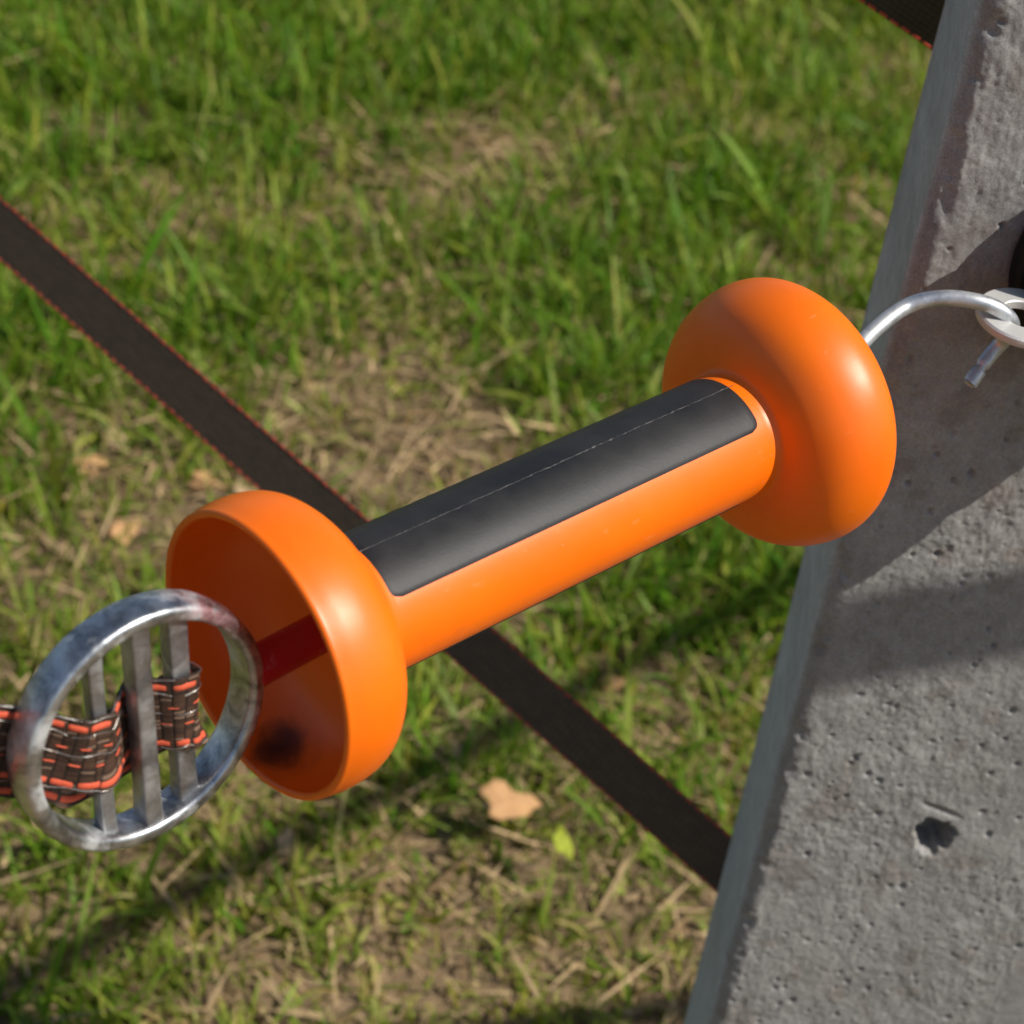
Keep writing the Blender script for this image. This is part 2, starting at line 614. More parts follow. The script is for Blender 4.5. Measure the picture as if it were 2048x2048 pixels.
    ring = np.arange(nu) * nv + nv - 1
    tri = np.stack([ring, np.roll(ring, -1), np.full(nu, ci)], 1)
    cols = np.vstack([colr.reshape(-1, 3), [[0.28, 0.28, 0.27]]])
    me = mesh_np('concrete_post', V, np.vstack([q, back]), tri, True, cols)
    root = empty('concrete_post', (*(PC + TF * 0.05 - NF * 0.04)[:2], 0), 'weathered grey concrete fence post with pitted face and one chipped hole', 'post')
    o = link('shaft', me, mat_concrete(), root)
    o.matrix_parent_inverse = root.matrix_basis.inverted()
    st = bm_stone(0.0026, 3)
    s = link('pebble', st, mat_plain('pebble_grey', (0.2, 0.19, 0.2), 0.7, 0, 400), root)
    s.matrix_parent_inverse = root.matrix_basis.inverted()
    s.location = face_hit(1893, 1692, -0.0035)
    return root


def bm_stone(r, seed):
    b = bmesh.new()
    bmesh.ops.create_icosphere(b, subdivisions=3, radius=r)
    k = random.Random(seed)
    ph = [k.uniform(0, 6) for _ in range(6)]
    for v in b.verts:
        c = v.co / r
        v.co *= 1 + 0.14 * math.sin(3 * c.x + ph[0]) + 0.12 * math.sin(4 * c.y + ph[1]) + 0.1 * math.sin(5 * c.z + ph[2])
        v.co.z *= 0.7
    me = bpy.data.meshes.new('stone')
    b.to_mesh(me)
    b.free()
    for p in me.polygons:
        p.use_smooth = True
    return me


build_post()


# ------------------------------------------------------------------ gate handle
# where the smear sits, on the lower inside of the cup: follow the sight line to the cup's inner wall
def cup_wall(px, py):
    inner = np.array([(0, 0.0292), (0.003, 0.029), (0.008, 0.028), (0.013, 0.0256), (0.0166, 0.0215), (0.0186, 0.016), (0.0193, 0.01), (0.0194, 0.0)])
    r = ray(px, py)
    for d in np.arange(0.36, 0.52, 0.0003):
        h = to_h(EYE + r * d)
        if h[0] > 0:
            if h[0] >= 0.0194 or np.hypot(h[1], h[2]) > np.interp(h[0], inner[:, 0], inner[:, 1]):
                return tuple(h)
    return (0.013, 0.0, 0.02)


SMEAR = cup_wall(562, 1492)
ORANGE = mat_orange()
CUP = mat_cup()
RUBBER = mat_rubber()
ZINC = mat_zinc('zinc_ring', red_reflect_at=tuple(to_h(RC + AX * 0.0155 + RB * 0.0205)), base=(0.66, 0.68, 0.70), dark=(0.22, 0.23, 0.24), rough=(0.22, 0.5), blot=0.75)
ROD = mat_red()
STEEL = mat_zinc('galvanised_wire', base=(0.64, 0.67, 0.70), dark=(0.40, 0.42, 0.44), rough=(0.36, 0.55), blot=0.4)
CAST = mat_zinc('cast_zinc_bar', base=(0.50, 0.50, 0.51), dark=(0.26, 0.26, 0.27), rough=(0.34, 0.6), blot=0.3)

handle = empty('gate_grip', (0, 0, 0), 'orange plastic gate handle with black grip pads, hooked on the post insulator', 'gate handle')
handle.matrix_world = HM
GR = 0.0152
mm = 0.001
# cup guard: inside, lip, outside, fillet to the grip
cup_in = smooth_profile([(19.4, 6.4), (19.3, 10), (18.6, 16), (16.6, 21.5), (13, 25.6), (8, 28.0), (3, 29.0), (0.8, 29.2)], 6) * mm
lip = np.array([(0.8 - 0.9 * math.sin(a) - 0.0, 30.1 - 0.9 * math.cos(a)) for a in np.linspace(0.15, math.pi - 0.15, 9)]) * mm
cup_out = smooth_profile([(0.9, 31.0), (5, 31.55), (10, 31.3), (14, 30.0), (17.4, 27.0), (19.8, 23.0), (21.4, 19.4), (22.6, 17.1), (24.4, 15.6), (26.2, 15.2)], 8) * mm
cup_out = np.vstack([cup_out, [(0.0264, GR), (0.0266, GR)]])
throat = np.array([(0.0265, 6.4 * mm)])
cv = np.vstack([throat, cup_in, lip, cup_out])
o = link('cup_guard', mesh_np('cup_guard', *lathe(cv, 160)), CUP, handle)
# grip tube
gp = np.array([(0.0266, GR), (0.0270, GR), (0.05, GR), (0.08, GR), (0.11, GR), (0.1336, GR), (0.1340, GR)])
o = link('grip_tube', mesh_np('grip_tube', *lathe(gp, 160)), ORANGE, handle)
# end guard: mushroom disc, open behind
e1 = smooth_profile([(134.8, 15.2), (136.0, 15.45), (136.8, 16.2), (137.2, 17.8), (137.8, 20.5), (139.2, 24.3), (141.6, 27.9), (144.8, 30.5), (148.8, 32.2), (153.2, 32.9), (157.2, 32.1), (160.0, 29.3), (161.1, 24.4), (160.6, 21.5)], 9) * mm
e3 = smooth_profile([(160.4, 20.6), (158.5, 19.5), (155.5, 17.5), (154, 12), (153.6, 5.0), (153.6, 1.5)], 6) * mm
ev = np.vstack([[(0.1340, GR), (0.1342, GR)], e1, e3])
o = link('end_guard', mesh_np('end_guard', *lathe(ev, 160)), ORANGE, handle)


def build_pad(center_deg):
    # a raised rubber panel on the grip: rounded rectangle in (x, angle)
    x0, x1, half = 0.0256, 0.1322, math.radians(47)
    rc = 0.0026
    nx, na_ = 110, 40
    rise = 0.00028
    xs_ = np.linspace(0, 1, nx)
    V = []
    rows = []
    for j in range(na_ + 1):
        ang = -half + 2 * half * j / na_
        arc = (half - abs(ang)) * GR                      # distance from the long edge
        ins = 0.0
        if arc < rc:
            ins = rc - math.sqrt(max(rc * rc - (rc - arc) ** 2, 0))
        rows.append((ang, ins))
    for ang, ins in rows:
        ph = math.radians(center_deg) + ang
        for x in xs_:
            X = x0 + ins + (x1 - x0 - 2 * ins) * x
            ex = min(X - x0 - ins, x1 - ins - X) + 0.00002
            ea = (half - abs(ang)) * GR + 0.00002
            e = min(ex, ea)
            hgt = rise * min(1.0, math.sqrt(max(e, 0) / 0.0007))
            R = GR + hgt
            V.append((X, R * math.cos(ph), UZ * R * math.sin(ph)))
    q = grid_quads(na_ + 1, nx)
    if UZ < 0:
        q = q[:, ::-1]
    pad = link('grip_pad', mesh_np('grip_pad', V, q), RUBBER, handle)
    # moulding seam along the middle of the pad
    ph = math.radians(center_deg)
    pts, rad = [], []
    k = random.Random(int(center_deg))
    for x in np.linspace(x0 - 0.0006, x1 + 0.0012, 150):
        jit = k.gauss(0, 0.00006)
        R = GR + rise + 0.00002
        pts.append((x, R * math.cos(ph + jit / GR), UZ * R * math.sin(ph + jit / GR)))
        rad.append(max(0.00003, 0.00007 + k.gauss(0, 0.00004)) + (0.00025 if k.random() < 0.04 else 0))
    link('mould_seam', mesh_np('mould_seam', *tube(pts, rad, 6)), SEAM, pad)


SEAM = mat_scuff()
build_pad(42)
build_pad(222)

# neck rod from ring to the inside of the handle
rc_h = to_h(RC)
rod = np.array([(rc_h[0] + 0.0255, rc_h[1], rc_h[2]), (0.0, rc_h[1] * 0.95, rc_h[2] * 0.95), (0.02, rc_h[1] * 0.5, rc_h[2] * 0.5), (0.055, 0, 0)])
link('neck_rod', mesh_np('neck_rod', *tube(spline(rod, 8), 0.0043, 32)), ROD, handle)

# hook: one bent wire, out of the end guard, over and through the eye plate, and back
hk = [H0 + AX * 0.120, H0 + AX * 0.150, H0 + AX * 0.166, at(1700, 718, 0.5215), at(1728, 681, 0.526), at(1765, 646, 0.530),
      at(1807, 616, 0.5335), at(1848, 601, 0.5335), at(1897, 596, 0.533), at(1949, 602, 0.5325), at(1992, 616, 0.5335),
      at(2020, 640, 0.5365), at(2022, 664, 0.5420), at(2006, 682, 0.5465), at(1984, 705, 0.5480), at(1960, 737, 0.5480), at(1939, 768, 0.5475)]
hkp = np.array([to_h(p) for p in spline(hk, 8)])
hr = np.full(len(hkp), 0.00205)
hr[-10:-8] = 0.00155
hr[-1] = 0.0017
link('hook', mesh_np('hook', *tube(hkp, hr, 24)), STEEL, handle)

# tape ring with three bars (built in handle local axes)
R2H = np.array(HM.inverted())[:3, :3]


def ring_pt(p, q, b):                                     # ring frame (along axis, toward lens, along bars) to handle local
    return to_h(RC + AX * p + RN * q + RB * b)


def build_ring():
    sec = []
    hw, ri, ro, r = 0.0042, 0.0232, 0.0266, 0.0013
    for (cx, cy, a0) in ((hw - r, ro - r, 0), (-hw + r, ro - r, 90), (-hw + r, ri + r, 180), (hw - r, ri + r, 270)):
        for a in np.linspace(a0, a0 + 90, 7):
            ar = math.radians(a)
            sec.append((cx + r * math.cos(ar), cy + r * math.sin(ar)))
        if a0 == 0:                                       # crowned outer face
            for k in (0.25, 0.5, 0.75):
                x = (hw - r) * (1 - 2 * k)
                sec.append((x, ro + 0.0004 * (1 - (2 * k - 1) ** 2)))
    sec = np.array(sec)
    n = 160
    V = []
    for t in np.linspace(0, 2 * np.pi, n, endpoint=False):
        for q, rr in sec:
            V.append(ring_pt(rr * math.cos(t), q, rr * math.sin(t)))
    q = grid_quads(n, len(sec), True, True)
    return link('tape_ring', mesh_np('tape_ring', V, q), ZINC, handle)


ring = build_ring()
BARS = (-0.0092, 0.0, 0.0088)


def build_bar(p, wid, dep, q0):
    half = math.sqrt(0.0240 ** 2 - p * p)
    r = 0.0005
    sec = []
    for sx, sy, a0 in ((1, 1, 0), (-1, 1, 90), (-1, -1, 180), (1, -1, 270)):
        for a in np.linspace(a0, a0 + 90, 4):
            sec.append((sx * (wid / 2 - r) + r * math.cos(math.radians(a)), sy * (dep / 2 - r) + r * math.sin(math.radians(a))))
    V = []
    bs = np.linspace(-half, half, 24)
    for i, b in enumerate(bs):
        fl = 1 + 0.12 * (abs(b) / half) ** 6
        for x, y in sec:
            V.append(ring_pt(p + x * fl, q0 + y * fl, b))
    ns = len(sec)
    q = grid_quads(len(bs), ns, False, True)
    link('bar', mesh_np('bar', V, q), CAST, ring)


build_bar(BARS[0], 0.0030, 0.0036, 0.0)
build_bar(BARS[1], 0.0037, 0.0048, 0.0006)
build_bar(BARS[2], 0.0041, 0.0038, 0.0)

# ------------------------------------------------------------------ woven electric tape
WEAVE = mat_tint('woven_black_tape', 0.55, 0, 0.35)
YARN = mat_plain('orange_yarn', (0.72, 0.12, 0.058), 0.7, 0, 1600, 0.35, 0.25)
DULL = mat_plain('dull_red_yarn', (0.46, 0.065, 0.035), 0.6, 0, 900, 0.3)
REDY = mat_plain('red_yarn', (0.62, 0.07, 0.025), 0.55, 0, 900, 0.2)
WIRE = mat_plain('steel_wire', (0.62, 0.60, 0.56), 0.3, 0.9, 500, 0.1)
DARK = np.array([0.012, 0.009, 0.008])
BROWN = np.array([0.080, 0.040, 0.023])
TW = 0.0172                                               # tape width
DASH = 0.0047                                             # one repeat of the weave


def frames(P, wid_dir, tw=None):
    P = np.asarray(P, float)
    T = np.gradient(P, axis=0)
    T /= np.linalg.norm(T, axis=1)[:, None]
    wd = np.broadcast_to(np.asarray(wid_dir, float), P.shape)
    Wd = wd - (np.sum(wd * T, 1)[:, None]) * T
    Wd /= np.linalg.norm(Wd, axis=1)[:, None]
    N = np.cross(T, Wd)
    s = np.concatenate([[0], np.cumsum(np.linalg.norm(np.diff(P, axis=0), axis=1))])
    return P, T, Wd, N, s


def resample(P, step):
    P = np.asarray(P, float)
    s = np.concatenate([[0], np.cumsum(np.linalg.norm(np.diff(P, axis=0), axis=1))])
    n = max(2, int(s[-1] / step))
    t = np.linspace(0, s[-1], n)
    return np.stack([np.interp(t, s, P[:, k]) for k in range(3)], 1)


def make_tape(parent, P, wid_dir, fine=True, wires=True, thick=0.0004, step=None, side=1, yarn_rows=None, face_col=None, TW=TW, yarn=None):
    """A woven ribbon: the web is one mesh, each orange row and each wire another."""
    step = step or (0.00016 if fine else 0.0008)
    P, T, Wd, N, s = frames(resample(P, step), wid_dir)
    nw = 161 if fine else 46
    wv = np.linspace(-TW / 2, TW / 2, nw)
    Sg, Wg = np.meshgrid(s, wv, indexing='ij')
    if fine:
        cell = (2 * Sg / DASH) % 1.0
        ci, ri_ = np.floor(2 * Sg / DASH).astype(int), np.floor((Wg / TW + 0.5) * 40).astype(int)
        gap = np.exp(-((cell - 0.06) / 0.075) ** 2) + np.exp(-((cell - 1.06) / 0.075) ** 2)     # where the black weft binds
        rib = np.abs(np.sin((Wg / TW + 0.5) * np.pi * 40)) ** 0.7
        jit = np.random.default_rng(23).random((512, 64))
        lum = jit[ci % 512, ri_ % 64]
        bow = np.sin(np.clip(cell, 0, 1) * np.pi) ** 0.5
        hgt = 0.00010 * rib * bow - 0.00010 * gap
        k = np.clip((1 - gap) * (0.12 + 0.88 * rib) * (0.35 + 0.9 * lum), 0, 1)[..., None]
        pale = ((lum > 0.90) * rib * (1 - np.clip(gap, 0, 1)))[..., None]
        cols = DARK * (1 - k) + BROWN * 1.25 * k + np.array([0.20, 0.15, 0.11]) * pale
        hgt = hgt + 0.0002 * fbm(Sg * 130, Wg * 60, 13, 2)
    else:
        rib = np.abs(np.sin((Wg / TW + 0.5) * np.pi * 11)) * (0.75 + 0.25 * np.sin(Sg / DASH * 4 * np.pi))
        hgt = 0.0001 * rib
        base = np.array(face_col if face_col is not None else (0.022, 0.018, 0.013))
        cols = base * (0.35 + 1.1 * rib[..., None]) * (1 + 0.3 * fbm(Sg * 300, Wg * 1200, 15, 2))[..., None]
    edgew = 0.00018 * vnoise(Sg[:, :1] * 700, Sg[:, :1] * 0, 19) if fine else 0
    front = P[:, None, :] + Wd[:, None, :] * (Wg + edgew * np.sign(Wg))[..., None] + N[:, None, :] * (thick / 2 + hgt)[..., None]
    back = P[:, None, :] + Wd[:, None, :] * (Wg + edgew * np.sign(Wg))[..., None] - N[:, None, :] * (thick / 2 + hgt)[..., None]
    ns = len(s)
    both = np.concatenate([front, back[:, ::-1, :]], 1)               # closed section
    V = both.reshape(-1, 3)
    q = grid_quads(ns, 2 * nw, False, True)
    cc = np.concatenate([cols, cols[:, ::-1, :]], 1).reshape(-1, 3)
    link('web', mesh_np('web', V, q, None, True, cc), WEAVE, parent)
    # orange rows: floats of thick yarn between the weft bindings
    rows = yarn_rows or [(-0.0068, 0.00145, 0), (0.0066, 0.00145, 0.0), (0.0018, 0.00026, 0.5), (-0.0022, 0.00026, 0.2)]
    for sd in ((1, -1) if fine else (1, -1)):
        for wc, wy, off in rows:
            parts = []
            nd = int(s[-1] / DASH) + 1
            for i in range(nd):
                a, b = (i + 0.06 + off) * DASH, (i + 0.90 + off) * DASH
                if off:
                    a, b = a + 0.25 * DASH, b - 0.1 * DASH
                if b > s[-1]:
                    continue
                npt = 9 if fine else 5
                t = np.linspace(a, b, npt)
                mid = np.stack([np.interp(t, s, P[:, k]) for k in range(3)], 1)
                wdd = np.stack([np.interp(t, s, Wd[:, k]) for k in range(3)], 1)
                nn = np.stack([np.interp(t, s, N[:, k]) for k in range(3)], 1) * sd
                x = np.linspace(-1, 1, npt)
                pr = (1 - np.abs(x) ** 5) ** 0.5
                ca = np.linspace(0, np.pi, 6)
                jw = 0.00012 * math.sin(i * 2.3 + wc * 900)
                sec = []
                for aa in ca:
                    sec.append(mid + wdd * (wc + jw + math.cos(aa) * wy / 2 * (0.75 + 0.25 * pr))[:, None]
                               + nn * (thick / 2 + 0.00002 + math.sin(aa) * (0.00028 if wy > 0.001 else 0.00024) * pr)[:, None])
                Vs = np.stack(sec, 1).reshape(-1, 3)
                qq = grid_quads(npt, 6)
                if sd < 0:
                    qq = qq[:, ::-1]
                parts.append((Vs, qq, np.zeros((0, 3), int)))
            if parts:
                link('orange_yarn', mesh_np('orange_yarn', *merge(parts)), yarn or YARN, parent)
    if wires:
        for wc, amp, ph in ((TW / 2 - 0.0001, 0.00012, 0.0), (0.0003, 0.00025, 1.0), (-TW / 2 + 0.0008, 0.0002, 2.2), (0.0049, 0.0006, 0.4)):
            t = np.arange(0, s[-1], 0.0004 if fine else 0.003)
            mid = np.stack([np.interp(t, s, P[:, k]) for k in range(3)], 1)
            wdd = np.stack([np.interp(t, s, Wd[:, k]) for k in range(3)], 1)
            nn = np.stack([np.interp(t, s, N[:, k]) for k in range(3)], 1)
            wig = wc + amp * np.sin(t / DASH * np.pi + ph)
            lift = 0.00022 + thick / 2 + 0.00028 * np.sin(t / DASH * np.pi + ph * 2)
            pts = mid + wdd * wig[:, None] + nn * (side * lift)[:, None]
            link('steel_wire', mesh_np('steel_wire', *tube(pts, 0.000075, 6)), WIRE, parent)


# front tape: threaded through the ring
gt = empty('gate_tape', RC + AX * -0.03, 'black and orange woven electric tape threaded through the bars of the metal ring', 'electric tape')
GI = gt.matrix_basis.inverted()
bp = BARS


def rp(p, q, b=0.0):
    return RC + AX * p + RN * q + RB * b


def left_dir(d):                                          # the tape leaves the ring toward the left
    return 0.40 * d


path = [rp(-0.30, -0.012, left_dir(0.29)), rp(-0.12, -0.009, left_dir(0.111)), rp(-0.060, -0.0072, left_dir(0.051)),
        rp(-0.036, -0.0062, left_dir(0.027)), rp(-0.026, -0.0052, left_dir(0.0172)), rp(-0.019, -0.0018, left_dir(0.0100)),
        rp(-0.0135, 0.0019, left_dir(0.0045)), rp(-0.0100, 0.0026, 0.0012), rp(-0.0075, 0.0021, 0.0006), rp(-0.0035, -0.0012, 0.0012),
        rp(0.0, -0.0028, 0.0018), rp(0.0035, -0.0008, 0.0018), rp(0.0068, 0.0022, 0.0018), rp(0.0092, 0.0028, 0.0016), rp(0.0114, 0.0022, 0.0011),
        rp(0.0123, -0.0002, 0.0004), rp(0.0110, -0.0026, -0.0008), rp(0.0080, -0.0034, -0.0016), rp(0.0030, -0.0042, -0.0032), rp(-0.003, -0.0044, -0.0046),
        rp(-0.010, -0.0036, -0.0050), rp(-0.015, -0.0030, left_dir(0.006) - 0.0050), rp(-0.022, -0.0058, left_dir(0.0130) - 0.0048), rp(-0.030, -0.0076, left_dir(0.021) - 0.0048),
        rp(-0.055, -0.0092, left_dir(0.046) - 0.0044), rp(-0.075, -0.0098, left_dir(0.066) - 0.004)]
SHIFT = -0.0022
PP = spline(path, 14) + RB * SHIFT
gt_children_before = set(o.name for o in bpy.data.objects)
make_tape(gt, PP, RB, True)
for o in list(gt.children):
    o.matrix_parent_inverse = GI


def far_tape(name, pts, wid, label, cat='electric tape', **kw):
    mid = pts[len(pts) // 2]
    r = empty(name, mid, label, cat, 'fence tapes strung behind the post')
    make_tape(r, spline(pts, 10), wid, False, False, **kw)
    for o in list(r.children):
        o.matrix_parent_inverse = r.matrix_basis.inverted()
    return r


# lower tape, running from behind the post up to the far left
lo = [at(1700, 1946, 0.800), at(1452, 1732, 0.810), at(995, 1331, 0.828), at(500, 899, 0.852), at(0, 458, 0.876), at(-500, 28, 0.905), at(-1100, -482, 0.95)]
across = lambda p, q: (np.array(p) - np.array(q))
far_tape('fence_tape', lo, at(1000, 1200, 0.814) - at(905, 1310, 0.827), 'dark woven fence tape crossing diagonally behind the orange handle to the post foot',
         yarn_rows=[(-0.0106, 0.0011, 0), (0.0106, 0.0011, 0)], TW=0.0222, yarn=DULL, face_col=(0.085, 0.060, 0.040))
up_ = [at(2150, 235, 0.70), at(1990, 115, 0.695), at(1840, 10, 0.69), at(1640, -125, 0.70), at(1200, -420, 0.73), at(600, -820, 0.78)]
far_tape('fence_tape', up_, at(1840, -20, 0.632) - at(1770, 80, 0.644), 'dark fence tape with red stitched edge at the top of the post',
         yarn_rows=[(-0.0096, 0.0011, 0), (0.0096, 0.0011, 0)], face_col=(0.045, 0.038, 0.018), TW=0.0205, yarn=REDY)


# fence tapes running on from the other side of the post; they throw the soft bands of shade on post and grass
def side_tape(P1, P2, k1, k2, label):
    A, B = P1 + S * k1, P2 + S * k2
    d = (A - B) / np.linalg.norm(A - B)
    A2, B2 = A + d * 0.9, B - d * 0.05
    wd = np.cross(S, d)
    far_tape('fence_tape', [B2, B2 + (A2 - B2) * 0.5 + np.array([0, 0, -0.002]), A2], wd, label)


side_tape(face_hit(2048, 1222), face_hit(1650, 1292), 0.55, 0.55, 'fence tape strung beyond the post at hand height')
side_tape(on_ground(760, 1580), on_ground(40, 1958), 1.9, 1.9, 'top fence tape strung above the grass behind the post')

# ------------------------------------------------------------------ insulator on the post
def build_insulator():
    fc = PC + TF * 0.0562
    fc = np.array([fc[0], fc[1], 0.5940])
    root = empty('insulator', fc, 'black plastic insulator on the post carrying a pale eye plate for the hook', 'insulator')
    X, Y, Zv = ortho(NF, np.array([0, 0, 1.0]))
    root.matrix_world = Matrix.Translation(fc) @ Matrix(np.column_stack([X, Y, Zv]).tolist()).to_4x4()
    RI = np.array(root.matrix_world.inverted())
    loc = lambda p: (RI @ np.append(np.asarray(p, float), 1))[:3]
    blk = mat_plain('black_plastic', (0.006, 0.006, 0.006), 0.5, 0, 200, 0.2, 0.25)
    prof = smooth_profile([(0, 0.5), (0, 28), (0.3, 30.0), (2, 31.8), (6, 32.0), (8, 31.0), (9, 29), (10.5, 28.6), (12, 29), (13, 31), (14.5, 31.8), (16.5, 31.4), (17.6, 29.5), (18, 26), (18, 0.5)], 5) * mm
    link('body', mesh_np('insulator_body', *lathe(prof, 72)), blk, root)
    drum = smooth_profile([(17.5, 0.5), (17.5, 13.2), (19, 14.0), (24, 14.0), (26, 12.6), (28, 12.6), (30, 14.0), (35, 14.0), (37.5, 12.0), (38.5, 6), (38.5, 0.5)], 5) * mm  # added drum outside the frame, shaped to throw the insulator shadow's lower edge
    dv, dq, dt = lathe(drum, 48)
    dc = PC + TF * 0.0770
    off = loc(np.array([dc[0], dc[1], 0.5820]))
    link('shadow_drum', mesh_np('shadow_drum', dv + np.array([0, off[1], off[2]]), dq, dt), blk, root)
    # eye plate, lying level
    pc = at(2048, 637, 0.5385)
    n = np.array([0.02, -0.05, 1.0]); n /= np.linalg.norm(n)
    _, ux, uy = ortho(n, np.array([1.0, 0, 0]))
    ro, ri, th = 0.0124, 0.0060, 0.0026
    sec = [(ri + 0.0003, th / 2), (ro - 0.0006, th / 2), (ro - 0.0001, th / 2 - 0.0005), (ro, 0), (ro - 0.0001, -th / 2 + 0.0004), (ro - 0.0005, -th / 2), (ri + 0.0003, -th / 2), (ri, -th / 2 + 0.0003), (ri, th / 2 - 0.0003)]
    V = []
    N = 72
    for a in np.linspace(0, 2 * np.pi, N, endpoint=False):
        for r_, z in sec:
            rr = r_
            V.append(loc(pc + (ux * math.cos(a) + uy * math.sin(a)) * rr + n * z))
    me = mesh_np('eye_plate', V, grid_quads(N, len(sec), True, True), None, False)
    PL = mat_plain('zinc_plate', (0.62, 0.61, 0.585), 0.5, 0.35, 220, 0.12)
    link('eye_plate', me, PL, root)
    # shank from the eye plate into the insulator
    a_ = loc(pc) + (np.array([loc(pc)[0], 0, 0]) - loc(pc)) * 0.30
    b_ = np.array([loc(pc)[0], 0, 0])
    link('shank', mesh_np('shank', *tube(np.linspace(a_, b_, 6), 0.0035, 16)), PL, root)


build_insulator()

# ------------------------------------------------------------------ grass and litter
GP = {}


def patch_fields(x, y):
    """lushness 0..1 and bareness 0..1 over the pasture, laid out in metres on the ground."""
    lush = 0.50 + 0.50 * fbm(x * 2.6, y * 2.6, 201, 4) + 0.50 * fbm(x * 10, y * 10, 205, 3)
    for px, py, r, a in ((150, 100, 0.55, 0.55), (700, 150, 0.40, 0.40), (1250, 60, 0.35, 0.30), (1350, 500, 0.28, 0.25), (1400, 1250, 0.15, 0.45), (1100, 760, 0.10, 0.4), (80, 700, 0.14, 0.2), (450, 620, 0.2, 0.15)):
        g = on_ground(px, py)
        lush = lush + a * np.exp(-((x - g[0]) ** 2 + (y - g[1]) ** 2) / (0.74 * r) ** 2)
    bare = np.clip(0.7 * fbm(x * 7 + 3, y * 7, 211, 4) - 0.08, 0, 1)
    for px, py, r, a in ((860, 850, 0.15, 1.5), (300, 1000, 0.15, 0.9), (1000, 310, 0.15, 1.2), (620, 440, 0.12, 0.6), (330, 420, 0.1, 0.4), (900, 470, 0.12, 0.5), (1600, 560, 0.12, 0.5), (1000, 1640, 0.10, 0.4), (1380, 1850, 0.10, 0.6), (1650, 250, 0.25, 0.3), (1180, 230, 0.1, 0.35)):
        g = on_ground(px, py)
        e = a * np.exp(-((x - g[0]) ** 2 + (y - g[1]) ** 2) / (0.74 * r) ** 2)
        bare = bare + e
        lush = lush - 0.45 * e
    return np.clip(lush, 0, 1), np.clip(bare, 0, 1)


def gz(x, y):
    return 0.012 * fbm(x * 1.3, y * 1.3, 3)


